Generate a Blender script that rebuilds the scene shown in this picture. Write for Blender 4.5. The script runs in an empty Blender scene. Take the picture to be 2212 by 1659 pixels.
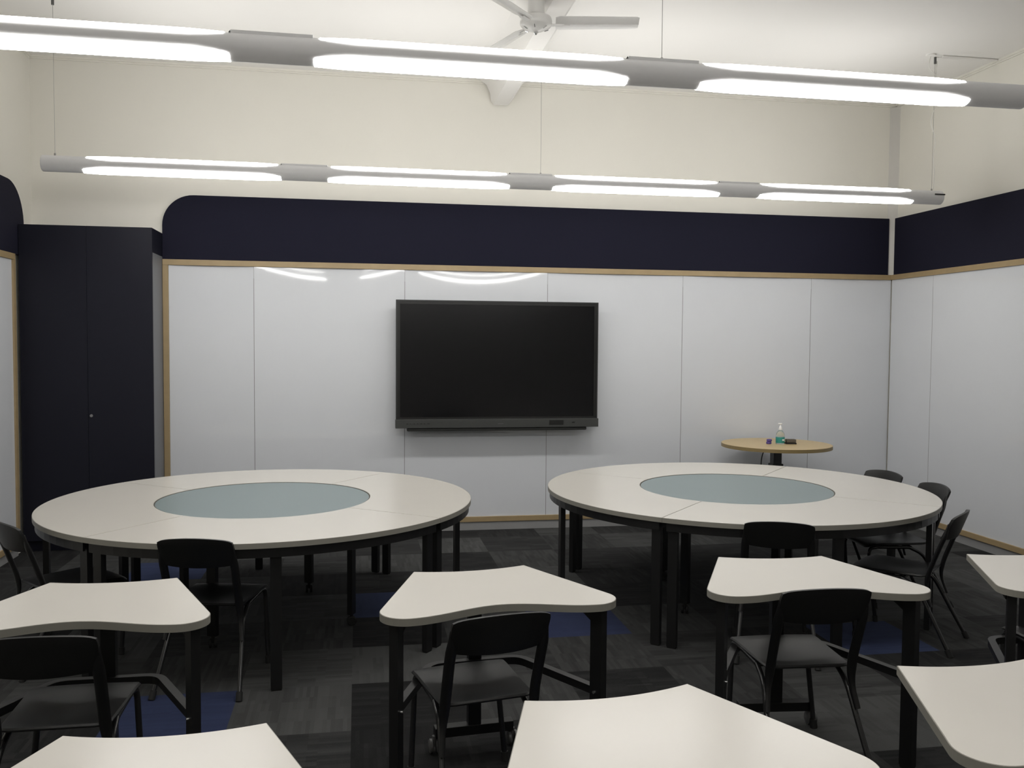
import bpy, bmesh, math, random
from mathutils import Vector, Matrix
PI = math.pi
R = math.radians
random.seed(7)
scn = bpy.context.scene
COL = scn.collection

# ------------------------------------------------------------------ camera
F_PX, YAW, PITCH, ROLL, CAM_H = 1922.1, 0.1712, -0.0455, 0.0072, 1.5745
cy_, sy_, cp_, sp_ = math.cos(YAW), math.sin(YAW), math.cos(PITCH), math.sin(PITCH)
fwd = Vector((sy_*cp_, cy_*cp_, sp_))
rgt = Vector((cy_, -sy_, 0))
upv = rgt.cross(fwd)
c_, s_ = math.cos(ROLL), math.sin(ROLL)
r2 = rgt*c_ + upv*s_
u2 = upv*c_ - rgt*s_
cam_data = bpy.data.cameras.new('camera')
cam = bpy.data.objects.new('camera', cam_data)
COL.objects.link(cam)
cam.matrix_world = Matrix(((r2.x, u2.x, -fwd.x, 0), (r2.y, u2.y, -fwd.y, 0), (r2.z, u2.z, -fwd.z, CAM_H), (0, 0, 0, 1)))
cam_data.sensor_fit = 'HORIZONTAL'
cam_data.sensor_width = 36
cam_data.lens = F_PX/2212*36
cam_data.clip_start = 0.02
scn.camera = cam

# ------------------------------------------------------------------ world, exposure
world = bpy.data.worlds.new('world')
scn.world = world
world.use_nodes = True
world.node_tree.nodes['Background'].inputs[0].default_value = (0.02, 0.02, 0.022, 1)
world.node_tree.nodes['Background'].inputs[1].default_value = 0.2
scn.view_settings.view_transform = 'Standard'
scn.view_settings.look = 'None'
scn.view_settings.gamma = 1
scn.view_settings.use_curve_mapping = False
scn.view_settings.exposure = 0.0
LAMP_DOWN, LAMP_UP = 27.0, 20.5          # emission of the fluorescent diffusers
LAMP_COL = (1.0, 0.985, 0.955)

# ------------------------------------------------------------------ materials
MATS = {}
def mat(name, col, rough=0.5, metal=0.0, spec=0.5, noise=0.0, nscale=30, bump=0.0, bscale=200, trans=0.0, coat=0.0):
    m = bpy.data.materials.new(name)
    m.use_nodes = True
    nt = m.node_tree
    b = nt.nodes['Principled BSDF']
    b.inputs['Base Color'].default_value = (*col, 1)
    b.inputs['Roughness'].default_value = rough
    b.inputs['Metallic'].default_value = metal
    b.inputs['Specular IOR Level'].default_value = spec
    b.inputs['Coat Weight'].default_value = coat
    b.inputs['Coat Roughness'].default_value = 0.08
    b.inputs['Transmission Weight'].default_value = trans
    tc = nt.nodes.new('ShaderNodeTexCoord')
    if noise > 0:
        n = nt.nodes.new('ShaderNodeTexNoise')
        n.inputs['Scale'].default_value = nscale
        n.inputs['Detail'].default_value = 4
        nt.links.new(tc.outputs['Object'], n.inputs['Vector'])
        mr = nt.nodes.new('ShaderNodeMapRange')
        mr.inputs['To Min'].default_value = 1-noise
        mr.inputs['To Max'].default_value = 1+noise
        nt.links.new(n.outputs['Fac'], mr.inputs['Value'])
        mx = nt.nodes.new('ShaderNodeMix')
        mx.data_type = 'RGBA'
        mx.blend_type = 'MULTIPLY'
        mx.inputs[0].default_value = 1
        mx.inputs[6].default_value = (*col, 1)
        nt.links.new(mr.outputs[0], mx.inputs[7])
        nt.links.new(mx.outputs[2], b.inputs['Base Color'])
    if bump > 0:
        n = nt.nodes.new('ShaderNodeTexNoise')
        n.inputs['Scale'].default_value = bscale
        n.inputs['Detail'].default_value = 3
        nt.links.new(tc.outputs['Object'], n.inputs['Vector'])
        bp = nt.nodes.new('ShaderNodeBump')
        bp.inputs['Strength'].default_value = bump
        bp.inputs['Distance'].default_value = 0.002
        nt.links.new(n.outputs['Fac'], bp.inputs['Height'])
        nt.links.new(bp.outputs[0], b.inputs['Normal'])
    MATS[name] = m
    return m

M_wall = mat('cream_wall_paint', (0.80, 0.78, 0.715), 0.7, spec=0.25, noise=0.02, nscale=3, bump=0.05)
M_ceil = mat('white_ceiling_paint', (0.86, 0.845, 0.82), 0.75, spec=0.2, noise=0.015, nscale=2)
M_board = mat('whiteboard_enamel', (0.70, 0.72, 0.755), 0.035, spec=0.5, noise=0.02, nscale=4)
M_pin = mat('navy_pinboard_fabric', (0.0105, 0.0105, 0.023), 0.85, spec=0.2, noise=0.15, nscale=180, bump=0.3, bscale=500)
M_cab = mat('navy_laminate', (0.0085, 0.009, 0.017), 0.5, spec=0.25, noise=0.06, nscale=20)
M_oak = mat('light_oak_trim', (0.37, 0.275, 0.15), 0.45, noise=0.12, nscale=14)
M_skirt = mat('grey_skirting', (0.30, 0.30, 0.30), 0.55, noise=0.03)
M_cabside = mat('grey_laminate', (0.17, 0.175, 0.19), 0.5, noise=0.03)
M_post = mat('pale_grey_corner_strip', (0.59, 0.575, 0.54), 0.6, noise=0.02)
M_top = mat('white_laminate', (0.665, 0.64, 0.595), 0.24, spec=0.45, noise=0.015, nscale=5)
M_edge = mat('grey_edge_band', (0.25, 0.24, 0.21), 0.5, noise=0.03)
M_disc = mat('blue_grey_laminate', (0.21, 0.265, 0.275), 0.35, spec=0.45, noise=0.02, nscale=5)
M_steel = mat('black_powder_coat', (0.010, 0.010, 0.0105), 0.38, spec=0.4, noise=0.1, nscale=60)
M_tube = mat('charcoal_gloss_tube', (0.016, 0.016, 0.017), 0.22, spec=0.6, noise=0.05)
M_plast = mat('black_textured_plastic', (0.010, 0.010, 0.010), 0.40, spec=0.42, noise=0.12, nscale=90, bump=0.25, bscale=600)
M_rubber = mat('black_rubber', (0.008, 0.008, 0.008), 0.7, noise=0.05)
M_caster = mat('grey_caster_plastic', (0.10, 0.10, 0.10), 0.4, noise=0.05)
M_bolt = mat('zinc_bolt', (0.55, 0.55, 0.55), 0.25, metal=0.9)
M_house = mat('silver_grey_housing', (0.76, 0.76, 0.77), 0.4, spec=0.4, noise=0.02)
M_wire = mat('steel_cable', (0.35, 0.34, 0.33), 0.4, metal=0.6)
M_cord = mat('white_cord', (0.75, 0.74, 0.70), 0.5)
M_fan = mat('white_fan_enamel', (0.74, 0.73, 0.71), 0.35, noise=0.02)
M_chrome = mat('polished_metal', (0.75, 0.75, 0.75), 0.15, metal=1.0)
M_screen = mat('dark_screen_glass', (0.004, 0.004, 0.005), 0.22, spec=0.30, noise=0.03)
M_bezel = mat('black_bezel', (0.007, 0.007, 0.007), 0.35, noise=0.05)
M_frame = mat('screen_frame_metal', (0.018, 0.019, 0.019), 0.4, noise=0.05)
M_ledge = mat('dark_grey_ledge', (0.045, 0.047, 0.045), 0.45, noise=0.05)
M_badge = mat('dim_badge', (0.09, 0.09, 0.09), 0.4)
M_mark = mat('pale_print', (0.30, 0.30, 0.30), 0.5)
M_beech = mat('beech_laminate', (0.50, 0.38, 0.20), 0.4, noise=0.08, nscale=18)
M_beechedge = mat('beech_edge', (0.27, 0.20, 0.09), 0.45, noise=0.05)
M_col = mat('dark_grey_column', (0.03, 0.032, 0.033), 0.4, noise=0.05)
M_purple = mat('purple_plastic', (0.10, 0.07, 0.27), 0.4, noise=0.05)
M_clear = mat('clear_gel', (0.80, 0.84, 0.84), 0.1, trans=0.75)
M_teal = mat('teal_label', (0.03, 0.27, 0.24), 0.4, noise=0.04)
M_pump = mat('white_pump_plastic', (0.85, 0.85, 0.84), 0.3)
M_erase = mat('brown_grey_felt', (0.10, 0.085, 0.065), 0.7, noise=0.15, nscale=60)
M_lock = mat('lock_metal', (0.30, 0.30, 0.30), 0.3, metal=0.7)

def emis(name, strength):
    m = bpy.data.materials.new(name)
    m.use_nodes = True
    b = m.node_tree.nodes['Principled BSDF']
    b.inputs['Base Color'].default_value = (0.85, 0.85, 0.83, 1)
    b.inputs['Emission Color'].default_value = (*LAMP_COL, 1)
    b.inputs['Emission Strength'].default_value = strength
    return m
M_down = emis('lit_opal_diffuser_lower', LAMP_DOWN)
M_up = emis('lit_opal_diffuser_upper', LAMP_UP)

def carpet(name, ca, cb):
    m = bpy.data.materials.new(name)
    m.use_nodes = True
    nt = m.node_tree
    N = nt.nodes.new
    L = nt.links.new
    b = nt.nodes['Principled BSDF']
    b.inputs['Roughness'].default_value = 0.95
    b.inputs['Specular IOR Level'].default_value = 0.15
    b.inputs['Sheen Weight'].default_value = 0.03
    b.inputs['Sheen Roughness'].default_value = 0.5
    geo = N('ShaderNodeNewGeometry')
    off = N('ShaderNodeVectorMath'); off.operation = 'SUBTRACT'; off.inputs[1].default_value = (0.47, 0.10, 0)
    L(geo.outputs['Position'], off.inputs[0])
    sc = N('ShaderNodeVectorMath'); sc.operation = 'SCALE'; sc.inputs['Scale'].default_value = 2.0
    L(off.outputs[0], sc.inputs[0])
    fl = N('ShaderNodeVectorMath'); fl.operation = 'FLOOR'
    L(sc.outputs[0], fl.inputs[0])
    fx = N('ShaderNodeSeparateXYZ'); L(fl.outputs[0], fx.inputs[0])
    cb2 = N('ShaderNodeCombineXYZ'); L(fx.outputs[0], cb2.inputs[0]); L(fx.outputs[1], cb2.inputs[1])
    wn = N('ShaderNodeTexWhiteNoise'); wn.noise_dimensions = '2D'
    L(cb2.outputs[0], wn.inputs['Vector'])
    # streak direction alternates with the tile
    ad = N('ShaderNodeMath'); ad.operation = 'ADD'; L(fx.outputs[0], ad.inputs[0]); L(fx.outputs[1], ad.inputs[1])
    md = N('ShaderNodeMath'); md.operation = 'FLOORED_MODULO'; md.inputs[1].default_value = 2; L(ad.outputs[0], md.inputs[0])
    def blocks(sx, sy):
        s1 = N('ShaderNodeVectorMath'); s1.operation = 'MULTIPLY'; s1.inputs[1].default_value = (sx, sy, 0)
        L(off.outputs[0], s1.inputs[0])
        f1 = N('ShaderNodeVectorMath'); f1.operation = 'FLOOR'; L(s1.outputs[0], f1.inputs[0])
        w = N('ShaderNodeTexWhiteNoise'); w.noise_dimensions = '2D'; L(f1.outputs[0], w.inputs['Vector'])
        return w.outputs['Value']
    def mixf(f, a, c):
        x = N('ShaderNodeMix'); x.data_type = 'FLOAT'; L(f, x.inputs[0]); L(a, x.inputs[2]); L(c, x.inputs[3]); return x.outputs[0]
    fine = mixf(md.outputs[0], blocks(8, 60), blocks(60, 8))
    wide = mixf(md.outputs[0], blocks(6, 20), blocks(20, 6))
    n = N('ShaderNodeTexNoise'); n.inputs['Scale'].default_value = 260; n.inputs['Detail'].default_value = 3
    L(geo.outputs['Position'], n.inputs['Vector'])
    def mul(a, k, o=0.0):
        x = N('ShaderNodeMath'); x.operation = 'MULTIPLY_ADD'; L(a, x.inputs[0]); x.inputs[1].default_value = k; x.inputs[2].default_value = o; return x.outputs[0]
    def add(a, c):
        x = N('ShaderNodeMath'); x.operation = 'ADD'; L(a, x.inputs[0]); L(c, x.inputs[1]); return x.outputs[0]
    t = add(add(mul(wn.outputs['Value'], 0.90, -0.08), mul(fine, 0.20)), add(mul(wide, 0.20), mul(n.outputs['Fac'], 0.30, -0.2)))
    pw = N('ShaderNodeMath'); pw.operation = 'POWER'; pw.use_clamp = True; L(mul(t, 1.0, 0.03), pw.inputs[0]); pw.inputs[1].default_value = 1.5
    mx = N('ShaderNodeMix'); mx.data_type = 'RGBA'
    L(pw.outputs[0], mx.inputs[0]); mx.inputs[6].default_value = (*ca, 1); mx.inputs[7].default_value = (*cb, 1)
    L(mx.outputs[2], b.inputs['Base Color'])
    bp = N('ShaderNodeBump'); bp.inputs['Strength'].default_value = 0.4; bp.inputs['Distance'].default_value = 0.003
    L(n.outputs['Fac'], bp.inputs['Height']); L(bp.outputs[0], b.inputs['Normal'])
    return m
M_carpet = carpet('charcoal_carpet_tile', (0.006, 0.006, 0.0065), (0.066, 0.067, 0.066))
M_carpetb = carpet('navy_blue_carpet_tile', (0.019, 0.026, 0.066), (0.038, 0.052, 0.115))

# ------------------------------------------------------------------ helpers
def obj(name, bm, m, parent=None, smooth=False, mats=None):
    bmesh.ops.recalc_face_normals(bm, faces=bm.faces)
    me = bpy.data.meshes.new(name)
    bm.to_mesh(me); bm.free()
    for x in (mats or [m]): me.materials.append(x)
    if smooth:
        me.shade_smooth()
        me.set_sharp_from_angle(angle=R(38))
    o = bpy.data.objects.new(name, me)
    COL.objects.link(o)
    if parent: o.parent = parent
    return o
def thing(name, label, cat, loc=(0, 0, 0), rz=0, group=None):
    o = bpy.data.objects.new(name, None)
    o.empty_display_size = 0.1
    COL.objects.link(o)
    o.location = loc; o.rotation_euler = (0, 0, rz)
    o['label'] = label; o['category'] = cat
    if group: o['group'] = group
    return o
def tag(o, label, cat, group=None):
    o['label'] = label; o['category'] = cat
    if group: o['group'] = group
    return o
def struct(o):
    o['kind'] = 'structure'
    return o
def dup(root, loc, rz, label):
    r = root.copy(); COL.objects.link(r)
    r.location = loc; r.rotation_euler = (0, 0, rz); r['label'] = label
    for ch in list(root.children):
        c = ch.copy(); COL.objects.link(c); c.parent = r
        for g in list(ch.children):
            d = g.copy(); COL.objects.link(d); d.parent = c
    return r
def box(bm, x0, x1, y0, y1, z0, z1, bev=0.0):
    vs = [bm.verts.new((x, y, z)) for x in (x0, x1) for y in (y0, y1) for z in (z0, z1)]
    fs = [(0, 1, 3, 2), (4, 6, 7, 5), (0, 4, 5, 1), (2, 3, 7, 6), (0, 2, 6, 4), (1, 5, 7, 3)]
    nf = [bm.faces.new([vs[i] for i in f]) for f in fs]
    if bev > 0:
        es = {e for f in nf for e in f.edges}
        bmesh.ops.bevel(bm, geom=list(es), offset=bev, segments=2, affect='EDGES', profile=0.5)
    return bm
def B(*a, **k): return box(bmesh.new(), *a, **k)
def obox(bm, c, ux, hx, hy, z0, z1):
    """box with long axis ux in plan, centre c"""
    ux = Vector((ux[0], ux[1], 0)).normalized(); uy = Vector((-ux.y, ux.x, 0))
    vs = []
    for a in (-1, 1):
        for b in (-1, 1):
            for z in (z0, z1):
                p = Vector((c[0], c[1], 0)) + ux*hx*a + uy*hy*b
                vs.append(bm.verts.new((p.x, p.y, z)))
    for f in [(0, 1, 3, 2), (4, 6, 7, 5), (0, 4, 5, 1), (2, 3, 7, 6), (0, 2, 6, 4), (1, 5, 7, 3)]:
        bm.faces.new([vs[i] for i in f])
    return bm
def fillet(pts, rad, n=5):
    pts = [Vector(p) for p in pts]
    out = [pts[0]]
    for i in range(1, len(pts)-1):
        a, b, c = pts[i-1], pts[i], pts[i+1]
        d1 = (a-b); d2 = (c-b)
        r = min(rad, d1.length*0.48, d2.length*0.48)
        p1 = b+d1.normalized()*r; p2 = b+d2.normalized()*r
        for k in range(n+1):
            t = k/n
            out.append(p1*(1-t)**2+b*2*t*(1-t)+p2*t*t)
    out.append(pts[-1])
    return out
def tube(bm, pts, r, n=10, cap=True, sx=1.0):
    pts = [Vector(p) for p in pts]
    rings = []
    t0 = (pts[1]-pts[0]).normalized()
    ref = Vector((0, 0, 1)) if abs(t0.z) < 0.9 else Vector((1, 0, 0))
    u = t0.cross(ref).normalized()
    for i, p in enumerate(pts):
        if i == 0: t = t0
        elif i == len(pts)-1: t = (pts[i]-pts[i-1]).normalized()
        else: t = ((pts[i+1]-pts[i]).normalized()+(pts[i]-pts[i-1]).normalized()).normalized()
        u = (u-t*u.dot(t)).normalized()
        v = t.cross(u)
        rr = r[i] if isinstance(r, (list, tuple)) else r
        rings.append([bm.verts.new(p+u*math.cos(2*PI*k/n)*rr*sx+v*math.sin(2*PI*k/n)*rr) for k in range(n)])
    for a, b in zip(rings, rings[1:]):
        for k in range(n):
            bm.faces.new((a[k], a[(k+1) % n], b[(k+1) % n], b[k]))
    if cap:
        bm.faces.new(rings[0][::-1]); bm.faces.new(rings[-1])
    return bm
def T(*a, **k): return tube(bmesh.new(), *a, **k)
def lathe(bm, prof, c=(0, 0), n=32):
    rings = []
    for r, z in prof:
        rings.append([bm.verts.new((c[0]+r*math.cos(2*PI*k/n), c[1]+r*math.sin(2*PI*k/n), z)) for k in range(n)])
    for a, b in zip(rings, rings[1:]):
        for k in range(n):
            bm.faces.new((a[k], a[(k+1) % n], b[(k+1) % n], b[k]))
    bm.faces.new(rings[0][::-1]); bm.faces.new(rings[-1])
    return bm
def prism(bm, pts, z0, z1):
    a = [bm.verts.new((p[0], p[1], z0)) for p in pts]
    b = [bm.verts.new((p[0], p[1], z1)) for p in pts]
    n = len(pts)
    fb = bm.faces.new(a[::-1]); ft = bm.faces.new(b)
    for k in range(n): bm.faces.new((a[k], a[(k+1) % n], b[(k+1) % n], b[k]))
    bmesh.ops.triangulate(bm, faces=[fb, ft])
    return bm
def inset(pts, d):
    out = []
    n = len(pts)
    area = sum(pts[i][0]*pts[(i+1) % n][1]-pts[(i+1) % n][0]*pts[i][1] for i in range(n))
    sg = 1 if area > 0 else -1
    for i in range(n):
        p0, p1, p2 = Vector(pts[i-1]), Vector(pts[i]), Vector(pts[(i+1) % n])
        a = (p1-p0).normalized(); b = (p2-p1).normalized()
        n1 = Vector((-a.y, a.x))*sg; n2 = Vector((-b.y, b.x))*sg
        m = (n1+n2).normalized()
        k = d/max(0.35, m.dot(n1))
        out.append((p1.x+m.x*k, p1.y+m.y*k))
    return out
def ring_band(bm, outer, inner, z0, z1):
    n = len(outer)
    L = [[bm.verts.new((p[0], p[1], z)) for p in q] for q, z in ((outer, z0), (outer, z1), (inner, z1), (inner, z0))]
    for k in range(n):
        j = (k+1) % n
        for a in range(4):
            b = (a+1) % 4
            bm.faces.new((L[a][k], L[a][j], L[b][j], L[b][k]))
    return bm
def slab_top(parent, pts, z0, z1, m, band=0.0022, mb=None):
    """table top with its edge band as two parts"""
    ins = inset(pts, band)
    top = obj('tabletop', prism(bmesh.new(), ins, z0, z1), m, parent)
    ins2 = inset(pts, 0.0004)
    bm = ring_band(bmesh.new(), pts, ins, z0-0.0005, z1-0.0012)
    obj('edge_band', bm, mb or M_edge, parent)
    return top
def xz_prism(bm, pts, y0, y1):
    a = [bm.verts.new((p[0], y0, p[1])) for p in pts]
    b = [bm.verts.new((p[0], y1, p[1])) for p in pts]
    n = len(pts)
    bm.faces.new(a); bm.faces.new(b[::-1])
    for k in range(n): bm.faces.new((a[k], b[k], b[(k+1) % n], a[(k+1) % n]))
    return bm

# ------------------------------------------------------------------ room shell
XL, XR, YB, YF, ZC = -2.47, 4.78, 7.415, -3.0, 3.745
D = 7.391           # face of the whiteboards on the far wall
BX = 4.757          # face of the boards on the right wall
LX = -2.445         # face of the boards on the left wall
struct(obj('wall_back', B(XL-0.1, XR+0.1, YB, YB+0.1, 0, ZC), M_wall))
struct(obj('wall_front', B(XL-0.1, XR+0.1, YF-0.1, YF, 0, ZC), M_wall))
struct(obj('wall_left', B(XL-0.1, XL, YF, YB, 0, ZC), M_wall))
struct(obj('wall_right', B(XR, XR+0.1, YF, YB, 0, ZC), M_wall))
struct(obj('ceiling', B(XL-0.1, XR+0.1, YF-0.1, YB+0.1, ZC, ZC+0.1), M_ceil))
# carpet tile floor: one face per half-metre tile, a few of them blue
bm = bmesh.new()
blue = {(-1.03, 3.60), (0.97, 4.60), (2.47, 4.10), (-0.03, 5.10), (-1.53, 6.10), (3.47, 2.10), (0.47, 2.6)}
xs = [XL-0.1]+[round(-2.03+0.5*k, 3) for k in range(-1, 14) if XL < -2.03+0.5*k < XR]+[XR+0.1]
ys = [YF-0.1]+[round(0.10+0.5*k, 3) for k in range(-6, 15) if YF < 0.10+0.5*k < YB]+[YB+0.1]
vt = {}
def fv(x, y):
    if (x, y) not in vt: vt[(x, y)] = bm.verts.new((x, y, 0))
    return vt[(x, y)]
for i in range(len(xs)-1):
    for j in range(len(ys)-1):
        f = bm.faces.new((fv(xs[i], ys[j]), fv(xs[i+1], ys[j]), fv(xs[i+1], ys[j+1]), fv(xs[i], ys[j+1])))
        if any(abs(xs[i]-a) < .02 and abs(ys[j]-b) < .02 for a, b in blue): f.material_index = 1
struct(obj('floor', bm, None, mats=[M_carpet, M_carpetb]))

# cornices: small stepped moulding
def cornice(n, axis, pos, sgn, a, b):
    bm = bmesh.new()
    for dz, d in ((0.028, 0.012), (0.016, 0.022)):
        if axis == 'x': box(bm, a, b, min(pos, pos+sgn*d), max(pos, pos+sgn*d), ZC-dz, ZC)
        else: box(bm, min(pos, pos+sgn*d), max(pos, pos+sgn*d), a, b, ZC-dz, ZC)
    struct(obj('trim_%d' % n, bm, M_wall))
cornice(1, 'x', YB, -1, XL, XR)
cornice(2, 'y', XR, -1, YF, YB-0.023)
cornice(3, 'y', XL, 1, YF, YB-0.023)
# ceiling beam running away from the camera, coved sides
bm = xz_prism(bmesh.new(), [(0.99, ZC), (1.045, ZC-0.035), (1.075, ZC-0.10), (1.085, ZC-0.17), (1.105, ZC-0.195), (1.225, ZC-0.195), (1.25, ZC-0.17), (1.26, ZC-0.10), (1.30, ZC-0.035), (1.38, ZC)], YF, YB-0.023)
struct(obj('trim_4', bm, M_ceil, smooth=True))
# pale corner strip in the far right corner
bm = prism(bmesh.new(), [(XR, YB), (XR-0.062, YB), (XR, YB-0.062)], 2.218, ZC-0.03)
struct(obj('trim_5', bm, M_post))

# grey skirting
struct(obj('baseboard_back', B(-1.515, XR, D-0.004, YB, 0, 0.068), M_skirt))
struct(obj('baseboard_right', B(BX+0.004, XR, YF, D-0.004, 0, 0.068), M_skirt))
struct(obj('baseboard_left', B(XL, LX-0.004, YF, 6.96, 0, 0.068), M_skirt))
# oak frames round the boards
ZT = 2.217
bm = bmesh.new()
box(bm, -1.515, BX-0.012, D-0.012, YB, ZT-0.045, ZT, bev=0.002)
box(bm, -1.515, -1.472, D-0.012, YB, 0.114, ZT-0.045, bev=0.002)
box(bm, -1.515, BX-0.012, D-0.012, YB, 0.070, 0.114, bev=0.002)
struct(obj('trim_6', bm, M_oak))
bm = bmesh.new()
box(bm, BX-0.012, XR, YF, YB, ZT-0.045, ZT, bev=0.002)
box(bm, BX-0.012, XR, YF, YB, 0.070, 0.114, bev=0.002)
struct(obj('trim_7', bm, M_oak))
ZTL = 2.195
bm = bmesh.new()
box(bm, XL, LX+0.012, YF, 6.96, ZTL-0.045, ZTL, bev=0.002)
box(bm, XL, LX+0.012, 6.915, 6.96, 0.114, ZTL-0.045, bev=0.002)
box(bm, XL, LX+0.012, YF, 6.96, 0.070, 0.114, bev=0.002)
struct(obj('trim_8', bm, M_oak))

# whiteboard sheets, each very slightly dished between its joints
def board(label, axis, a, b, face, back, grp, bow=0.0115, zt=ZT-0.045, flat=False):
    nu, nv = 24, 32
    bm = bmesh.new()
    z0 = 0.114
    a += 0.0012; b -= 0.0012
    fr = []
    for j in range(nv+1):
        row = []
        v = j/nv
        z = z0+(zt-z0)*v
        for i in range(nu+1):
            u = i/nu
            d = 0 if flat else bow*(1-(2*u-1)**2)*(0.25+0.75*v**3)
            # top edge curls gently towards the frame
            d += 0 if flat else -0.0010*max(0, (v-0.9)/0.1)**2
            w = a+(b-a)*u
            row.append(bm.verts.new((w, face+d, z) if axis == 'x' else (face+(d if face > 0 else -d), w, z)))
        fr.append(row)
    for j in range(nv):
        for i in range(nu):
            bm.faces.new((fr[j][i], fr[j][i+1], fr[j+1][i+1], fr[j+1][i]))
    # back and rim
    bk = [bm.verts.new((w, back, z) if axis == 'x' else (back, w, z)) for w, z in ((a, z0), (b, z0), (b, zt), (a, zt))]
    bm.faces.new(bk)
    bm.faces.new([fr[0][i] for i in range(nu+1)]+[bk[1], bk[0]])
    bm.faces.new([fr[nv][i] for i in range(nu+1)]+[bk[2], bk[3]])
    bm.faces.new([fr[j][0] for j in range(nv+1)]+[bk[3], bk[0]])
    bm.faces.new([fr[j][nu] for j in range(nv+1)]+[bk[2], bk[1]])
    o = obj('whiteboard', bm, M_board, smooth=True)
    return tag(o, label, 'whiteboard', grp)
g = 'whiteboard sheets on the far wall'
s0 = -0.823
bb = [-1.472]+[s0+1.2*k for k in range(5)]+[BX-0.001]
M_joint = mat('joint_strip_grey', (0.16, 0.16, 0.16), 0.5)
labs = ['narrow whiteboard sheet on the far wall, next to the navy cabinet',
        'whiteboard sheet on the far wall between the narrow left sheet and the black screen',
        'whiteboard sheet on the far wall behind the middle-left of the black screen',
        'whiteboard sheet on the far wall behind the right edge of the black screen',
        'whiteboard sheet on the far wall behind the small beech table',
        'whiteboard sheet on the far wall that ends at the right corner']
for k in range(6):
    w = board(labs[k], 'x', bb[k], bb[k+1], D, YB-0.002, g)
    if k: obj('joint_strip', B(bb[k]-0.0018, bb[k]+0.0018, D-0.0003, D+0.001, 0.114, ZT-0.046), M_joint, w)
g = 'whiteboard sheets on the right wall'
yy = [D-0.012, D-0.60, D-1.80, D-3.0, D-4.2, D-5.4]
labs = ['narrow whiteboard sheet on the right wall, nearest the room corner',
        'whiteboard sheet on the right wall, second from the corner, beside the chairs',
        'whiteboard sheet on the right wall, third from the corner',
        'whiteboard sheet on the right wall, fourth from the corner',
        'whiteboard sheet on the right wall, fifth from the corner']
for k in range(5):
    w = board(labs[k], 'y', yy[k+1], yy[k], BX, XR-0.002, g, bow=0.002)
    obj('joint_strip', B(BX-0.0003, BX+0.001, yy[k+1]-0.0018, yy[k+1]+0.0018, 0.114, ZT-0.046), M_joint, w)
board('whiteboard sheet on the left wall, next to the navy cabinet', 'y', 5.7, 6.915, LX, XL+0.002, 'whiteboard sheets on the left wall', zt=ZTL-0.045, bow=0.002)
board('whiteboard sheet on the left wall, second from the navy cabinet', 'y', 4.5, 5.7, LX, XL+0.002, 'whiteboard sheets on the left wall', zt=ZTL-0.045, bow=0.002)

# navy pinboards
ZN = 2.723
def arc(cx, cy, r, a0, a1, n=12):
    return [(cx+r*math.cos(R(a0+(a1-a0)*k/n)), cy+r*math.sin(R(a0+(a1-a0)*k/n))) for k in range(n+1)]
rr = 0.24
pts = [(-1.515, ZT+0.001)]+arc(-1.515+rr, ZN-rr, rr, 180, 90)+[(4.722, ZN), (4.722, ZT+0.001)]
o = obj('pinboard', xz_prism(bmesh.new(), pts, D, YB-0.001), M_pin)
tag(o, 'long navy pinboard with rounded left corner above the far whiteboards', 'pinboard')
o = obj('pinboard', B(BX, XR-0.001, YF+0.3, YB-0.056, ZT+0.001, ZN), M_pin)
tag(o, 'navy pinboard running along the right wall above the whiteboards', 'pinboard')
rr = 0.30
pts = [(YF+0.3, ZTL+0.001), (YF+0.3, ZN-0.005)]+arc(7.17-rr, ZN-0.005-rr, rr, 90, 0)+[(7.17, ZTL+0.001)]
bm = bmesh.new()
a = [bm.verts.new((XL+0.001, p[0], p[1])) for p in pts]; b = [bm.verts.new((LX, p[0], p[1])) for p in pts]
bm.faces.new(a); bm.faces.new(b[::-1])
for k in range(len(pts)): bm.faces.new((a[k], b[k], b[(k+1) % len(pts)], a[(k+1) % len(pts)]))
o = obj('pinboard', bm, M_pin)
tag(o, 'navy pinboard on the left wall with rounded end above the cabinet', 'pinboard')

# tall navy cupboard in the far left corner
cb = thing('cupboard', 'tall navy two-door cupboard in the far left corner', 'cupboard', (-1.98, 7.2, 0))
def P(name, bm, m, parent, **k):
    o = obj(name, bm, m, parent, **k)
    o.matrix_parent_inverse = Matrix.Translation(-Vector(parent.location))
    return o
CX0, CX1, CY, CZ = -2.443, -1.517, 7.04, 2.418
P('body', B(CX0, CX1-0.018, CY+0.02, YB-0.002, 0.08, CZ), M_cab, cb)
P('side_fascia', B(CX1-0.0175, CX1, CY+0.020, YB-0.002, CZ-0.18, CZ), M_cab, cb)
sp = P('side_panel', B(CX1-0.0175, CX1, CY+0.020, YB-0.002, 0.0, CZ-0.182), M_cabside, cb)
sp['label'] = 'grey side panel'
P('plinth', B(CX0, CX1-0.018, CY+0.05, YB-0.002, 0, 0.08), M_cab, cb)
xm = -1.979
for a, b in ((CX0+0.002, xm-0.001), (xm+0.001, CX1)):
    d = P('door', B(a, b, CY, CY+0.019, 0.085, CZ, bev=0.001), M_cab, cb)
    if a > -2:
        bm = bmesh.new()
        tube(bm, [(xm+0.022, CY+0.002, 1.015), (xm+0.022, CY-0.004, 1.015)], 0.011, 16)
        lk = obj('lock', bm, M_lock, d, smooth=True)

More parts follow.
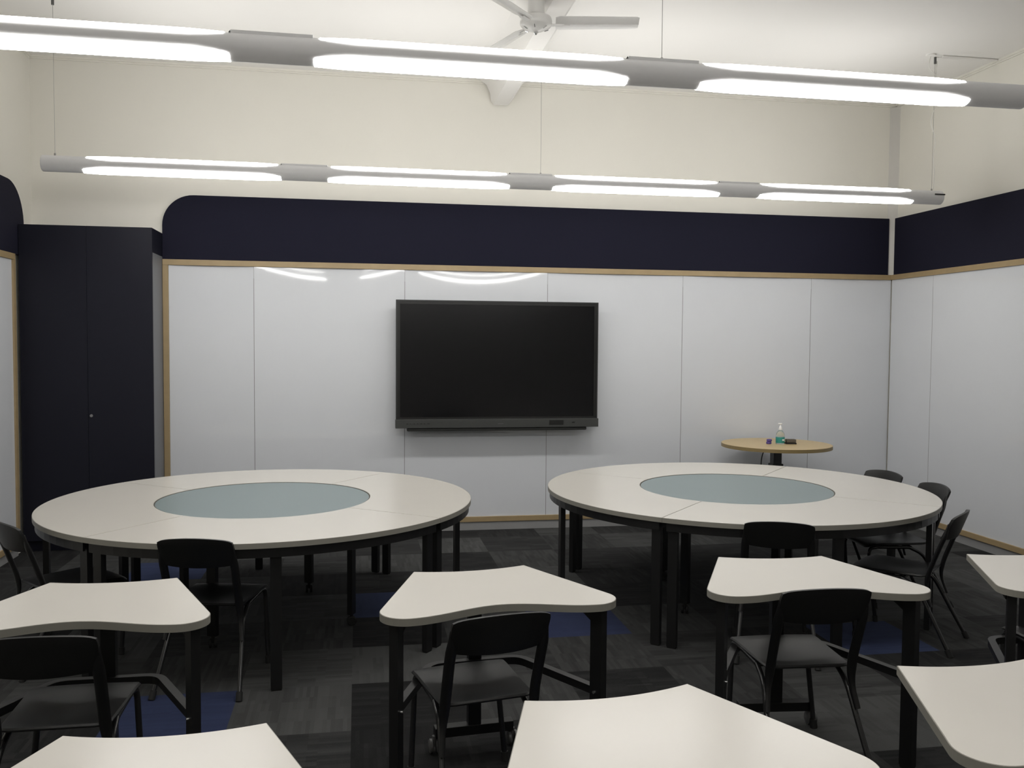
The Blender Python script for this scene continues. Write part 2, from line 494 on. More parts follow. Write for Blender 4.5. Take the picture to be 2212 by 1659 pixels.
# ------------------------------------------------------------------ interactive screen
tv = thing('interactive_screen', 'large black flat screen mounted on the far whiteboards', 'screen', (1.15, D-0.13, 0.87))
YS = D-0.135
P('wall_mount', B(0.85, 1.45, D-0.05, D-0.0005, 1.15, 1.65), M_steel, tv)
P('rear_housing', B(0.40, 1.90, D-0.10, D-0.05, 0.93, 1.86, bev=0.01), M_bezel, tv)
bm = bmesh.new()
def ring(bm, x0, x1, z0, z1, t, tb, y0, y1):
    box(bm, x0, x1, y0, y1, z1-t, z1); box(bm, x0, x1, y0, y1, z0, z0+tb)
    box(bm, x0, x0+t, y0, y1, z0+tb, z1-t); box(bm, x1-t, x1, y0, y1, z0+tb, z1-t)
SX0, SX1, SZ0, SZ1 = 0.300, 1.985, 0.950, 1.922
ring(bm, SX0, SX1, SZ0, SZ1, 0.011, 0.006, YS-0.006, D-0.10)
P('bezel', bm, M_frame, tv)
bm = bmesh.new()
ring(bm, SX0+0.011, SX1-0.011, SZ0+0.006, SZ1-0.011, 0.022, 0.012, YS-0.001, YS+0.02)
P('inner_border', bm, M_bezel, tv)
P('screen_glass', B(SX0+0.033, SX1-0.033, YS+0.003, YS+0.02, SZ0+0.018, SZ1-0.033), M_screen, tv)
P('control_ledge', B(SX0-0.004, SX1+0.006, YS-0.022, D-0.09, 0.880, 0.950, bev=0.002), M_ledge, tv)
P('speaker_body', B(SX0+0.09, SX1-0.09, YS+0.0, D-0.07, 0.852, 0.8795, bev=0.008), M_ledge, tv)
yl = YS-0.0225
bp = P('button_panel', B(1.568, 1.690, yl-0.001, yl+0.002, 0.900, 0.938), M_bezel, tv)
for k in range(5):
    x = 1.584+k*0.0225
    bm = bmesh.new()
    if k == 0: tube(bm, [(x, yl-0.0012, 0.919), (x, yl-0.0018, 0.919)], 0.006, 12)
    elif k == 1: box(bm, x-0.0015, x+0.0015, yl-0.0018, yl-0.0012, 0.913, 0.926)
    elif k == 4: box(bm, x-0.006, x+0.005, yl-0.0018, yl-0.0012, 0.918, 0.921)
    else: box(bm, x-0.004, x+0.004, yl-0.0018, yl-0.0012, 0.916, 0.920)
    obj('button_icon', bm, M_mark, bp).matrix_parent_inverse = Matrix.Translation(-Vector(tv.location))
P('infrared_window', B(1.762, 1.786, yl-0.001, yl+0.002, 0.915, 0.923), M_bezel, tv)
bm = bmesh.new()
for k, w in enumerate((.012, .006, .012, .010, .014, .010, .02)):
    P('port', B(0.385+k*0.028, 0.385+k*0.028+w, yl-0.0008, yl+0.002, 0.914, 0.920), M_bezel, tv)
P('centre_badge', B(1.135, 1.18, yl-0.0008, yl+0.002, 0.910, 0.916), M_badge, tv)

# ------------------------------------------------------------------ pendant fluorescent rows
RAD = 0.0515
ZL = 2.690
def shell(bm, x0, x1, a0, a1, r, n=14, taper=0.13):
    """curved diffuser strip with tapered ends"""
    am = (a0+a1)/2
    st = [(x0, 0.80), (x0+0.008, 0.86), (x0+taper*0.5, 0.94), (x0+taper, 1.0)]+[(x0+taper+(x1-x0-2*taper)*t, 1.0) for t in (0.5,)]+[(x1-taper, 1.0), (x1-taper*0.5, 0.94), (x1-0.008, 0.86), (x1, 0.80)]
    rows = []
    for x, k in st:
        q = r+0.0042*max(0, (k-0.86)/0.14)
        rows.append([bm.verts.new((x, q*math.cos(R(am+(a-0.5)*(a1-a0)*k)), q*math.sin(R(am+(a-0.5)*(a1-a0)*k)))) for a in [i/n for i in range(n+1)]])
    for a, b in zip(rows, rows[1:]):
        for i in range(n): bm.faces.new((a[i], a[i+1], b[i+1], b[i]))
    return bm
def lamp_row(label, x0, y, n, cables, ZL=2.690, end=0.25):
    lit, gap = 1.2257, 0.308
    xe0 = x0-end; xe1 = x0+n*lit+(n-1)*gap+end
    t = thing('pendant_light', label, 'pendant light', ((xe0+xe1)/2, y, ZL), 0, 'long pendant lights hung from the ceiling')
    ox = (xe0+xe1)/2
    bm = T([(xe0-ox, 0, 0), (xe0+0.004-ox, 0, 0), (xe1-0.004-ox, 0, 0), (xe1-ox, 0, 0)], [RAD-0.004, RAD, RAD, RAD-0.004], 40)
    obj('housing', bm, M_house, t, smooth=True)
    for k in range(n):
        a = x0+k*(lit+gap)-ox
        o = obj('lower_diffuser', shell(bmesh.new(), a, a+lit, -149, -31, RAD+0.0015), M_down, t, smooth=True)
        o['label'] = 'lit lower diffuser'
        o = obj('upper_diffuser', shell(bmesh.new(), a+0.02, a+lit-0.02, 37, 143, RAD+0.0015), M_up, t, smooth=True)
        o['label'] = 'lit upper diffuser'
        if k:
            bm = bmesh.new()
            box(bm, a-gap+0.004, a-0.004, -0.030, 0.030, RAD-0.014, RAD+0.004, bev=0.002)
            obj('joint_cover', bm, M_house, t)
            obj('end_clip', T([(a-gap+0.006, -0.022, RAD-0.004), (a-gap+0.006, -0.022, RAD+0.004)], [0.009, 0.003], 12), M_bezel, t, smooth=True)
    for xc in cables:
        x = xc-ox
        bm = T([(x, 0, RAD-0.002), (x, 0, RAD+0.014)], 0.006, 10)
        obj('cable_grip', bm, M_wire, t, smooth=True)
        bm = T([(x, 0, RAD+0.01), (x, 0, ZC-ZL-0.04)], 0.0013, 6)
        obj('suspension_cable', bm, M_wire, t)
        bm = T([(x, 0, ZC-ZL-0.05), (x, 0, ZC-ZL)], 0.009, 12)
        obj('ceiling_hook', bm, M_caster, t, smooth=True)
    return t, ox
t1, ox1 = lamp_row('far lit tube pendant light nearest the screen wall, showing four lit sections', -1.7305, 6.148, 4, (-1.905, 1.255, 4.27), 2.6993)
t2, ox2 = lamp_row('near lit tube pendant light across the top of the view, in front of the fan', -2.0027, 3.515, 3, (-2.1, 0.911), 2.6735, 0.285)
# (near row: lit sections measured from the right-hand end)
t3, _ = lamp_row('lit tube pendant light straight above the viewer', -2.0027, 0.42, 3, (-2.1, 0.911))
t2.rotation_euler.z = 0.007
for t in (t2, t3):
    t.location.x += (-0.471-1.2257)-(-2.0027)
# end cap slot and the white supply cord of the far row
x = (4.35-ox1)
bm = B(x-0.085, x-0.002, -RAD-0.0015, -RAD+0.003, 0.012, 0.022)
obj('end_slot', bm, M_bezel, t1)
pts = []
for k in range(41):
    u = k/40
    pts.append((4.285+0.012*math.sin(u*19)*math.sin(PI*u)+(-0.03*math.exp(-((u-0.5)/0.09)**2)), 6.148, 2.7600+u*(ZC-0.03-2.7600)))
bm = T(pts, 0.0028, 8)
o = obj('supply_cord', bm, M_cord, smooth=True)
tag(o, 'thin white power cord dropping from the ceiling to the far pendant light', 'cord')
# ceiling junction and conduit by the right-hand end of the far row
cj = thing('ceiling_conduit', 'thin white ceiling conduit with junction near the right wall', 'conduit', (4.27, 6.15, ZC))
P('junction', T([(4.20, 6.10, ZC), (4.20, 6.10, ZC-0.012)], 0.035, 20), M_ceil, cj, smooth=True)
P('conduit_pipe', T(fillet([(4.30, 6.10, ZC-0.008), (4.45, 6.10, ZC-0.008), (XR-0.03, 6.10, ZC-0.008)], 0.05), 0.008, 8), M_ceil, cj, smooth=True)
P('looped_lead', T(fillet([(4.20, 6.10, ZC-0.012), (4.18, 6.10, ZC-0.09), (4.26, 6.12, ZC-0.15), (4.285, 6.15, ZC-0.07)], 0.04), 0.003, 8), M_cord, cj, smooth=True)

# ------------------------------------------------------------------ ceiling fan
FX, FY, FZ = 1.027, 5.204, 3.45
fan = thing('ceiling_fan', 'white three-blade ceiling fan hanging behind the near pendant light', 'ceiling fan', (FX, FY, ZC))
o = obj('motor_housing', lathe(bmesh.new(), [(0.03, 0.035), (0.088, 0.03), (0.094, 0.015), (0.094, -0.01), (0.085, -0.022), (0.05, -0.04), (0.012, -0.052)], n=40), M_fan, fan, smooth=True)
o.location.z = FZ-ZC
o = obj('motor_knob', lathe(bmesh.new(), [(0.012, -0.05), (0.014, -0.058), (0.006, -0.066)], n=20), M_chrome, fan, smooth=True); o.location.z = FZ-ZC
bm = bmesh.new()
for k in range(6):
    a = R(60*k+12)
    tube(bm, [(0.055*math.cos(a), 0.055*math.sin(a), -0.040), (0.078*math.cos(a), 0.078*math.sin(a), -0.030)], 0.003, 6)
o = obj('motor_screw', bm, M_chrome, fan); o.location.z = FZ-ZC
o = obj('downrod', lathe(bmesh.new(), [(0.045, 0.02), (0.050, 0.03), (0.050, 0.15), (0.042, 0.165), (0.014, 0.17), (0.014, ZC-FZ-0.02), (0.05, ZC-FZ-0.01), (0.05, ZC-FZ)], n=28), M_fan, fan, smooth=True); o.location.z = FZ-ZC
for k in range(3):
    bm = bmesh.new()
    # blade: long slightly twisted plate with a centre rib
    secs = [(0.115, 0.050, -18), (0.14, 0.062, -16), (0.35, 0.062, -14), (0.585, 0.060, -12), (0.60, 0.050, -12)]
    up, lo = [], []
    for r_, w, tw in secs:
        ct, st = math.cos(R(tw)), math.sin(R(tw))
        rowu, rowl = [], []
        for v, h in ((-1, 0), (-0.15, 0.003), (0, 0.009), (0.15, 0.003), (1, 0)):
            yy_ = v*w
            rowu.append(bm.verts.new((r_, yy_*ct, yy_*st+0.0025)))
            rowl.append(bm.verts.new((r_, yy_*ct, yy_*st-h)))
        up.append(rowu); lo.append(rowl)
    for i in range(len(secs)-1):
        for j in range(4):
            bm.faces.new((up[i][j], up[i][j+1], up[i+1][j+1], up[i+1][j]))
            bm.faces.new((lo[i][j], lo[i+1][j], lo[i+1][j+1], lo[i][j+1]))
        bm.faces.new((up[i][0], up[i+1][0], lo[i+1][0], lo[i][0]))
        bm.faces.new((up[i][4], lo[i][4], lo[i+1][4], up[i+1][4]))
    bm.faces.new(up[0]+lo[0][::-1]); bm.faces.new(up[-1]+lo[-1][::-1])
    o = obj('blade', bm, M_fan, fan, smooth=True)
    o.location.z = FZ-ZC; o.rotation_euler.z = R(-11+120*k)
    bm = bmesh.new()
    box(bm, 0.075, 0.165, -0.016, 0.016, -0.014, -0.009); box(bm, 0.155, 0.20, -0.006, 0.006, -0.016, -0.011)
    b_ = obj('blade_bracket', bm, M_fan, fan); b_.location.z = FZ-ZC; b_.rotation_euler.z = R(-11+120*k)

# ------------------------------------------------------------------ ring tables
TZ, TH = 0.685, 0.025
RO, RI = 1.170, 0.589
def leg_plan(bm, x, y, ang, z0, z1, hw=0.025, ht=0.0145):
    obox(bm, (x, y), (math.cos(ang), math.sin(ang)), hw, ht, z0, z1)
    return bm
def make_quarter():
    """quarter of a ring, centred on the ring centre, spanning 0..90 degrees"""
    t = thing('curved_table', '', 'table', (0, 0, 0), 0, 'white quarter-ring tables pushed into two circles')
    e = 0.0006
    def ar(r, a0, a1, n): return [(r*math.cos(R(a0+(a1-a0)*k/n)), r*math.sin(R(a0+(a1-a0)*k/n))) for k in range(n+1)]
    eo = math.degrees(e/RO); ei = math.degrees(e/RI)
    pts = ar(RO, eo, 90-eo, 36)+ar(RI, 90-ei, ei, 24)
    slab_top(t, pts, TZ-TH, TZ, M_top)
    # steel apron
    bm = bmesh.new()
    def band(r, a0, a1, n, w=0.012):
        for k in range(n):
            o1, o2 = R(a0+(a1-a0)*k/n), R(a0+(a1-a0)*(k+1)/n)
            q = [(r*math.cos(o1), r*math.sin(o1)), (r*math.cos(o2), r*math.sin(o2)), ((r-w)*math.cos(o2), (r-w)*math.sin(o2)), ((r-w)*math.cos(o1), (r-w)*math.sin(o1))]
            prism(bm, q, TZ-TH-0.045, TZ-TH-0.0006)
    band(RO-0.012, 1, 89, 24); band(RI+0.06, 5, 85, 12)
    for a in (2.2, 87.8):
        ca, sa = math.cos(R(a)), math.sin(R(a))
        rm = (RO+RI)/2
        obox(bm, (rm*ca, rm*sa), (ca, sa), (RO-RI)/2-0.05, 0.012, TZ-TH-0.045, TZ-TH-0.0006)
    obj('apron_frame', bm, M_steel, t)
    for a in (2.3, 45, 87.7):
        r = RO-0.048
        bm = leg_plan(bmesh.new(), r*math.cos(R(a)), r*math.sin(R(a)), R(a+90), 0.008, TZ-TH-0.001)
        l = obj('leg', bm, M_steel, t)
        bm = leg_plan(bmesh.new(), r*math.cos(R(a)), r*math.sin(R(a)), R(a+90), 0.0, 0.009, 0.023, 0.0125)
        obj('foot_pad', bm, M_rubber, l)
    return t
def caster(bm, x, y, ang, r=0.025, w=0.007):
    ux = (math.cos(ang), math.sin(ang))
    for s in (-1, 1):
        c = Vector((x-ux[1]*s*0.013, y+ux[0]*s*0.013, r))
        ax = Vector((-ux[1], ux[0], 0))
        tube(bm, [c-ax*w, c-ax*w*0.6, c+ax*w*0.6, c+ax*w], [r*0.86, r, r, r*0.86], 18)
    tube(bm, [(x, y, r), (x, y, 2*r+0.012)], 0.009, 10)
    return bm
def make_centre():
    t = thing('round_table', '', 'table', (0, 0, 0), 0, 'blue-grey centre tables inside the white rings')
    rc = RI-0.004
    pts = [(rc*math.cos(2*PI*k/96), rc*math.sin(2*PI*k/96)) for k in range(96)]
    slab_top(t, pts, TZ-TH-0.003, TZ-0.003, M_disc)
    bm = bmesh.new()
    q = 0.44
    for a in (45, 135, 225, 315):
        ca, sa = math.cos(R(a)), math.sin(R(a))
        obox(bm, (ca*q*0.92, sa*q*0.92), (-sa, ca), q*0.92, 0.012, TZ-TH-0.045, TZ-TH-0.0036)
    obj('apron_frame', bm, M_steel, t)
    for a in (0, 90, 180, 270):
        ca, sa = math.cos(R(a)), math.sin(R(a))
        l = obj('leg', leg_plan(bmesh.new(), 0.53*ca, 0.53*sa, R(a+90), 0.062, TZ-TH-0.0036), M_steel, t)
        obj('caster', caster(bmesh.new(), 0.53*ca, 0.53*sa, R(a+30)), M_rubber, l, smooth=True)
    return t
CL, CR = (-0.5227, 5.194), (2.3213, 5.2118)
q0 = make_quarter()
first = True
for c, a0, side, labs in (
        (CL, 53-90, 'left', ['white quarter-ring table forming the right side of the left circle',
                             'white quarter-ring table at the back of the left circle, facing the screen wall',
                             'white quarter-ring table at the left of the left circle, beside the cupboard',
                             'white quarter-ring table at the front of the left circle, behind a black chair']),
        (CR, 48-90, 'right', ['white quarter-ring table at the right of the right circle, beside three chairs',
                              'white quarter-ring table at the back of the right circle, below the beech table',
                              'white quarter-ring table forming the left side of the right circle',
                              'white quarter-ring table at the front of the right circle, behind a black chair'])):
    for k in range(4):
        if first:
            t = q0; t.location = (c[0], c[1], 0); t.rotation_euler.z = R(a0+90*k); t['label'] = labs[k]; first = False
        else:
            dup(q0, (c[0], c[1], 0), R(a0+90*k), labs[k])
ct = make_centre()
ct.location = (CL[0], CL[1], 0); ct.rotation_euler.z = R(-24)
ct['label'] = 'round blue-grey table filling the middle of the left white circle'
dup(ct, (CR[0], CR[1], 0), R(35), 'round blue-grey table filling the middle of the right white circle')

# ------------------------------------------------------------------ single desks
def desk_outline():
    a, sag, spl, c, g, Rr = 0.2227, 0.037, 0.380, 0.583, 0.081, 0.0875
    t = math.tan(spl); cs = math.cos(spl)
    cx = a+t*(c-Rr)-Rr/cs; cy = -c+Rr
    pts = []
    for k in range(24):
        u = -1+2*k/24
        pts.append((u*a, -sag*(1-u*u)))
    pts.append((a, 0))
    for k in range(16):
        th = spl+(-PI/2-spl)*k/15
        pts.append((cx+Rr*math.cos(th), cy+Rr*math.sin(th)))
    for k in range(1, 32):
        u = 1-2*k/32
        pts.append((u*cx, -c+g*(1+math.cos(PI*u))/2))
    for k in range(16):
        th = -PI/2+(-PI-spl+PI/2)*k/15
        pts.append((-cx+Rr*math.cos(th), cy+Rr*math.sin(th)))
    return pts
DO = desk_outline()
def flatbar(bm, pts, w, z0, z1):
    """bar of width w following plan points"""
    pts = [Vector(p) for p in pts]
    L, Rr_ = [], []
    for i, p in enumerate(pts):
        if i == 0: d = (pts[1]-p).normalized()
        elif i == len(pts)-1: d = (p-pts[i-1]).normalized()
        else: d = ((pts[i+1]-p).normalized()+(p-pts[i-1]).normalized()).normalized()
        n = Vector((-d.y, d.x))
        L.append(p+n*w/2); Rr_.append(p-n*w/2)
    vs = [[bm.verts.new((q.x, q.y, z)) for q in row] for row, z in ((L, z0), (L, z1), (Rr_, z1), (Rr_, z0))]
    for i in range(len(pts)-1):
        for a in range(4):
            b = (a+1) % 4
            bm.faces.new((vs[a][i], vs[a][i+1], vs[b][i+1], vs[b][i]))
    bm.faces.new([vs[a][0] for a in range(4)]); bm.faces.new([vs[a][-1] for a in range(4)][::-1])
    return bm
def make_desk():
    t = thing('student_desk', '', 'desk', (0, 0, 0), 0, 'single white wing-shaped student desks')
    slab_top(t, DO, TZ-TH, TZ, M_top)
    LXd, LYd = 0.358, -0.490
    nodes = [(-LXd, LYd+0.01), (-0.175, -0.105), (0.175, -0.105), (LXd, LYd+0.01)]
    fl = [(v.x, v.y) for v in fillet([(p[0], p[1], 0) for p in nodes], 0.05, 5)]
    bm = flatbar(bmesh.new(), fl, 0.030, TZ-TH-0.032, TZ-TH-0.001)
    obj('top_frame', bm, M_steel, t)
    bm = flatbar(bmesh.new(), fl, 0.028, 0.330, 0.358)
    obj('brace', bm, M_steel, t)
    for s in (-1, 1):
        ang = R(90+30*s)
        bm = bmesh.new()
        leg_plan(bm, s*LXd, LYd, ang, 0.010, TZ-TH-0.001, 0.025, 0.0155)
        l = obj('leg', bm, M_steel, t)
        obj('foot_pad', leg_plan(bmesh.new(), s*LXd, LYd, ang, 0.0, 0.011, 0.023, 0.0135), M_rubber, l)
        # gusset under the top
        bm = bmesh.new()
        a0 = Vector((s*LXd, LYd, 0)); dr = Vector((-s*0.6, 0.8, 0)).normalized()
        v = [a0+dr*0.02+Vector((0, 0, TZ-TH-0.075)), a0+dr*0.02+Vector((0, 0, TZ-TH-0.03)), a0+dr*0.085+Vector((0, 0, TZ-TH-0.03))]
        n_ = Vector((dr.y, -dr.x, 0))*0.003
        A_ = [bm.verts.new(p+n_) for p in v]; B_ = [bm.verts.new(p-n_) for p in v]
        bm.faces.new(A_); bm.faces.new(B_[::-1])
        for k in range(3): bm.faces.new((A_[k], B_[k], B_[(k+1) % 3], A_[(k+1) % 3]))
        obj('gusset', bm, M_steel, t)
        p0 = Vector((s*LXd-s*0.014, LYd-0.006, 0.345)); dn = Vector((-s*0.92, -0.38, 0))
        o = obj('bolt', T([p0, p0+dn*0.008], 0.0055, 10), M_bolt, l, smooth=True)
    bm = bmesh.new()
    box(bm, -0.025, 0.025, -0.105, -0.070, 0.10, TZ-TH-0.001)
    obj('rear_post', bm, M_steel, t)
    fb = obj('foot_bar', B(-0.155, 0.155, -0.11, -0.065, 0.062, 0.10, bev=0.002), M_steel, t)
    for s in (-1, 1):
        o = obj('caster', caster(bmesh.new(), s*0.155, -0.088, R(90), 0.027), M_caster, fb, smooth=True)
    return t
SC = 1.0171
desks = [((-0.879, 3.418), 0.5, 'white wing-shaped desk at left, in front of the left circle of tables'),
         ((0.426, 3.401), 5.5, 'white wing-shaped desk in the middle, between the two circles of tables'),
         ((1.683, 3.420), -5.65, 'white wing-shaped desk with a chair back overlapping its front edge, before the right circle'),
         ((2.751, 3.327), -4.0, 'white wing-shaped desk at the right edge, in the row nearest the circles'),
         ((-0.427, 2.074), 0.0, 'white wing-shaped desk cut by the bottom edge of the view, left one'),
         ((0.619, 2.130), 5.5, 'white wing-shaped desk nearest the viewer, at bottom centre-right'),
         ((1.674, 2.192), 1.1, 'white wing-shaped desk in the bottom right corner of the view')]
d0 = make_desk()
for i, (p, a, lab) in enumerate(desks):
    if i == 0: d0.location = (p[0]*SC, p[1]*SC, 0); d0.rotation_euler.z = R(a); d0['label'] = lab
    else: dup(d0, (p[0]*SC, p[1]*SC, 0), R(a), lab)

# ------------------------------------------------------------------ chairs
def rings_slab(bm, outline, zf, th, levels=(1.0, 0.97, 0.88, 0.7, 0.5, 0.3, 0.12), c=(0, 0.32)):
    n = len(outline)
    def P_(p, k): return (c[0]+(p[0]-c[0])*k, c[1]+(p[1]-c[1])*k)
    top, bot = [], []
    for k in levels:
        q = [P_(p, k) for p in outline]
        drop = 0.006 if k == 1.0 else 0.0
        top.append([bm.verts.new((x, y, zf(x, y)-drop)) for x, y in q])
        bot.append([bm.verts.new((x, y, zf(x, y)-th+(0.004 if k == 1.0 else 0))) for x, y in q])
    for lay in (top, bot):
        for a, b in zip(lay, lay[1:]):
            for i in range(n): bm.faces.new((a[i], a[(i+1) % n], b[(i+1) % n], b[i]))
        bm.faces.new(lay[-1])
    for i in range(n): bm.faces.new((top[0][i], top[0][(i+1) % n], bot[0][(i+1) % n], bot[0][i]))
    return bm
def rrect(w0, w1, y0, y1, r, n=7):
    """rounded trapezoid: half width w0 at y0, w1 at y1"""
    pts = []
    for cx, cy, a0 in ((w1-r, y1-r, 0), (-(w1-r), y1-r, 90), (-(w0-r), y0+r, 180), (w0-r, y0+r, 270)):
        for k in range(n): pts.append((cx+r*math.cos(R(a0+90*k/(n-1))), cy+r*math.sin(R(a0+90*k/(n-1)))))
    out = []
    for i in range(len(pts)):
        a, b = pts[i], pts[(i+1) % len(pts)]
        out.append(a)
        d = math.hypot(a[0]-b[0], a[1]-b[1])
        m = int(d/0.04)
        for k in range(1, m): out.append((a[0]+(b[0]-a[0])*k/m, a[1]+(b[1]-a[1])*k/m))
    return out
def make_chair():
    t = thing('school_chair', '', 'chair', (0, 0, 0), 0, 'black plastic school chairs with tube legs')
    def zf(x, y):
        z = 0.391-0.014*math.exp(-(x/0.11)**2-((y-0.27)/0.12)**2)
        z += 0.004*math.cos(x/0.17*PI/2)
        if y > 0.44: z -= 0.022*((y-0.44)/0.085)**2
        if y < 0.17: z += 0.010*((0.17-y)/0.05)**2*0.5
        return z
    obj('seat', rings_slab(bmesh.new(), rrect(0.165, 0.178, 0.12, 0.525, 0.05), zf, 0.013), M_plast, t, smooth=True)
    # backrest
    bm = bmesh.new()
    nu, nv = 24, 8
    F, K = [], []
    for j in range(nv+1):
        v = j/nv
        rf, rk = [], []
        for i in range(nu+1):
            u = -1+2*i/nu
            zt_ = 0.721-0.017*u*u-0.006*abs(u)**12
            zb_ = 0.580+0.008*u*u+0.004*abs(u)**12
            z = zb_+(zt_-zb_)*v
            w = 0.168-0.003*(1-v)-0.004*max(0, v-0.85)/0.15
            y = 0.050*(1-v)-0.002-0.032*(1-u*u)+0.010
            e = 0.75 if j in (0, nv) or i in (0, nu) else 1.0
            rf.append(bm.verts.new((u*w, y+0.009*e, z)))
            rk.append(bm.verts.new((u*w, y-0.009*e, z)))
        F.append(rf); K.append(rk)
    for j in range(nv):
        for i in range(nu):
            bm.faces.new((F[j][i], F[j][i+1], F[j+1][i+1], F[j+1][i]))
            bm.faces.new((K[j][i], K[j+1][i], K[j+1][i+1], K[j][i+1]))
        for i in (0, nu): bm.faces.new((F[j][i], F[j+1][i], K[j+1][i], K[j][i]))
    for j in (0, nv):
        for i in range(nu): bm.faces.new((F[j][i], K[j][i], K[j][i+1], F[j][i+1]))
    obj('backrest', bm, M_plast, t, smooth=True)
    for s in (-1, 1):
        up = fillet([(s*0.158, 0.026, 0.670), (s*0.158, 0.042, 0.610), (s*0.158, 0.066, 0.55), (s*0.156, 0.116, 0.41), (s*0.160, 0.128, 0.33), (s*0.174, 0.095, 0.235)], 0.06, 4)
        obj('back_upright', tube(bmesh.new(), up, [0.0105+0.0085*min(1, max(0, (p.z-0.30)/0.08))*min(1, max(0, (0.66-p.z)/0.06)) for p in up], 12, sx=0.62), M_steel, t, smooth=True)
        fl = fillet([(s*0.182, 0.470, 0.012), (s*0.159, 0.505, 0.332), (s*0.156, 0.495, 0.358), (s*0.152, 0.45, 0.364)], 0.03, 4)
        l = obj('leg', T(fl, 0.0105, 10), M_tube, t, smooth=True)
        obj('foot_cap', T([(s*0.1827, 0.469, 0.0), (s*0.1805, 0.472, 0.035)], 0.0145, 12), M_rubber, l, smooth=True)
        rl = fillet([(s*0.192, 0.0, 0.012), (s*0.160, 0.165, 0.320), (s*0.155, 0.25, 0.360)], 0.06, 5)
        l = obj('leg', T(rl, 0.0105, 10), M_tube, t, smooth=True)
        obj('foot_cap', T([(s*0.1932, -0.006, 0.0), (s*0.190, 0.012, 0.035)], 0.0145, 12), M_rubber, l, smooth=True)
    bm = bmesh.new()
    for s in (-1, 1): tube(bm, [(s*0.152, 0.45, 0.364), (s*0.155, 0.25, 0.360)], 0.0105, 10)
    for y in (0.24, 0.43): tube(bm, [(-0.153, y, 0.361), (0.153, y, 0.361)], 0.009, 10)
    obj('seat_frame', bm, M_tube, t, smooth=True)
    return t
# origin: floor point below the middle of the backrest top; heading = direction the chair faces
chairs = [((0.4535, 2.755), 10.7, 'black chair tucked under the middle wing-shaped desk'),
          ((1.640, 2.880), -3.5, 'black chair with a shiny lit seat, at the desk before the right circle'),
          ((-0.925, 2.745), 0.0, 'black chair at the left desk, cut by the left edge of the view'),
          ((-0.705, 4.017), -11.0, 'black chair at the front of the left circle, behind the left desk'),
          ((2.020, 4.010), -22.0, 'black chair at the front of the right circle, behind the desk with the lit-seat chair'),
          ((3.095, 4.130), 42.0, 'black chair seen side-on at the right circle, nearest of three'),
          ((3.545, 4.975), 85.0, 'black chair at the right circle, middle one of three along the right wall'),
          ((3.56, 5.545), 101.0, 'black chair at the right circle, farthest of three along the right wall'),
          ((-1.650, 4.510), -49.8, 'black chair on the left side of the left circle, at the left edge'),
          ((2.845, 2.830), -4.0, 'black chair mostly hidden behind the leg of the desk at the right edge')]
c0 = make_chair()
for i, (p, a, lab) in enumerate(chairs):
    if i == 0: c0.location = (p[0], p[1], 0); c0.rotation_euler.z = R(a); c0['label'] = lab
    else: dup(c0, (p[0], p[1], 0), R(a), lab)

# ------------------------------------------------------------------ small beech table with its things
HX, HY, HZ = 3.42, 6.88, 0.760
ht = thing('pedestal_table', 'small round beech table on a dark column against the far wall', 'table', (HX, HY, 0))
rt_ = 0.445
pts = [(rt_*math.cos(2*PI*k/80), rt_*math.sin(2*PI*k/80)) for k in range(80)]
slab_top(ht, pts, HZ-0.028, HZ, M_beech, mb=M_beechedge)
obj('mounting_plate', B(-0.05, 0.17, -0.06, 0.06, HZ-0.040, HZ-0.029), M_steel, ht)
obj('column', B(-0.036, 0.036, -0.036, 0.036, 0.44, HZ-0.040, bev=0.004), M_col, ht)
obj('outer_column', B(-0.046, 0.046, -0.046, 0.046, 0.03, 0.595, bev=0.004), M_col, ht)
obj('base_plate', lathe(bmesh.new(), [(0.27, 0.0), (0.275, 0.012), (0.25, 0.022), (0.05, 0.034)], n=40), M_steel, ht, smooth=True)
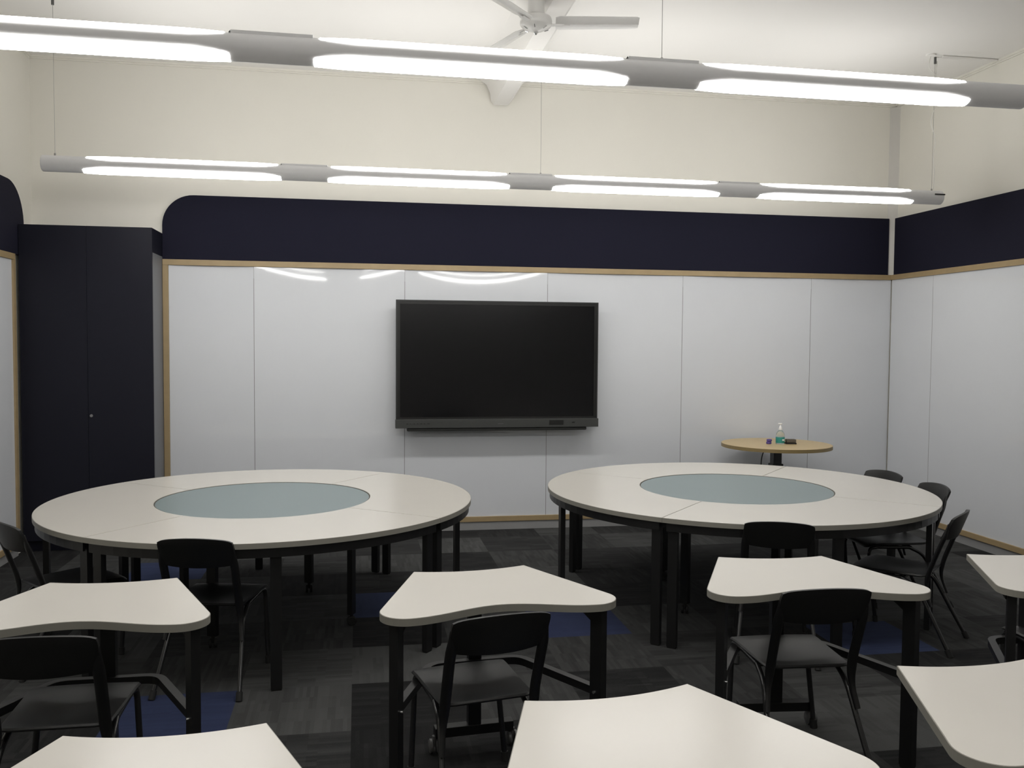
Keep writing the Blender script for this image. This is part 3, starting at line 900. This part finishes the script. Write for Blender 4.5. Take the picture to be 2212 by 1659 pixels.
obj('lead', T(fillet([(-0.11, -0.03, HZ-0.029), (-0.14, -0.03, HZ-0.10), (-0.15, -0.03, 0.5), (-0.10, -0.04, 0.04)], 0.08), 0.0045, 8), M_steel, ht, smooth=True)
# sanitiser bottle
bt = thing('pump_bottle', 'clear pump bottle with teal label on the beech table', 'bottle', (3.440, 6.85, HZ))
prof = [(0.034, 0.0), (0.036, 0.004), (0.036, 0.062), (0.033, 0.085), (0.022, 0.105), (0.012, 0.115), (0.012, 0.120)]
obj('bottle_body', lathe(bmesh.new(), prof, n=28), M_clear, bt, smooth=True)
lb = obj('front_label', lathe(bmesh.new(), [(0.0365, 0.010), (0.0368, 0.012), (0.0368, 0.056), (0.0365, 0.058)], n=28), M_teal, bt, smooth=True)
obj('label_print', B(0.0, 0.018, -0.0372, -0.034, 0.030, 0.042), M_pump, lb)
obj('pump_collar', lathe(bmesh.new(), [(0.014, 0.116), (0.015, 0.120), (0.012, 0.136), (0.006, 0.150), (0.004, 0.152), (0.004, 0.164)], n=20), M_pump, bt, smooth=True)
bm = bmesh.new(); tube(bm, [(-0.020, 0, 0.165), (-0.014, 0, 0.168), (0.012, 0, 0.168)], [0.004, 0.0055, 0.0055], 10)
obj('pump_head', bm, M_pump, bt, smooth=True)
# stacked purple rolls
for k in range(2):
    bm = lathe(bmesh.new(), [(0.016, 0.0), (0.021, 0.003), (0.022, 0.010), (0.021, 0.017), (0.016, 0.020)], n=24)
    o = obj('tape_roll', bm, M_purple, smooth=True)
    o.location = (3.345+0.003*k, 6.86, HZ+0.0205*k)
    tag(o, ('lower' if k == 0 else 'upper')+' of two small stacked purple rolls on the beech table', 'roll', 'stacked purple rolls')
# board eraser
er = thing('board_eraser', 'dark brown-grey board eraser lying beside the bottle on the beech table', 'eraser', (3.528, 6.84, HZ), R(-12))
bm = B(-0.040, 0.040, -0.025, 0.025, 0.012, 0.040, bev=0.006); obj('grip', bm, M_erase, er)
obj('felt_pad', B(-0.042, 0.042, -0.026, 0.026, 0, 0.012, bev=0.001), M_rubber, er)
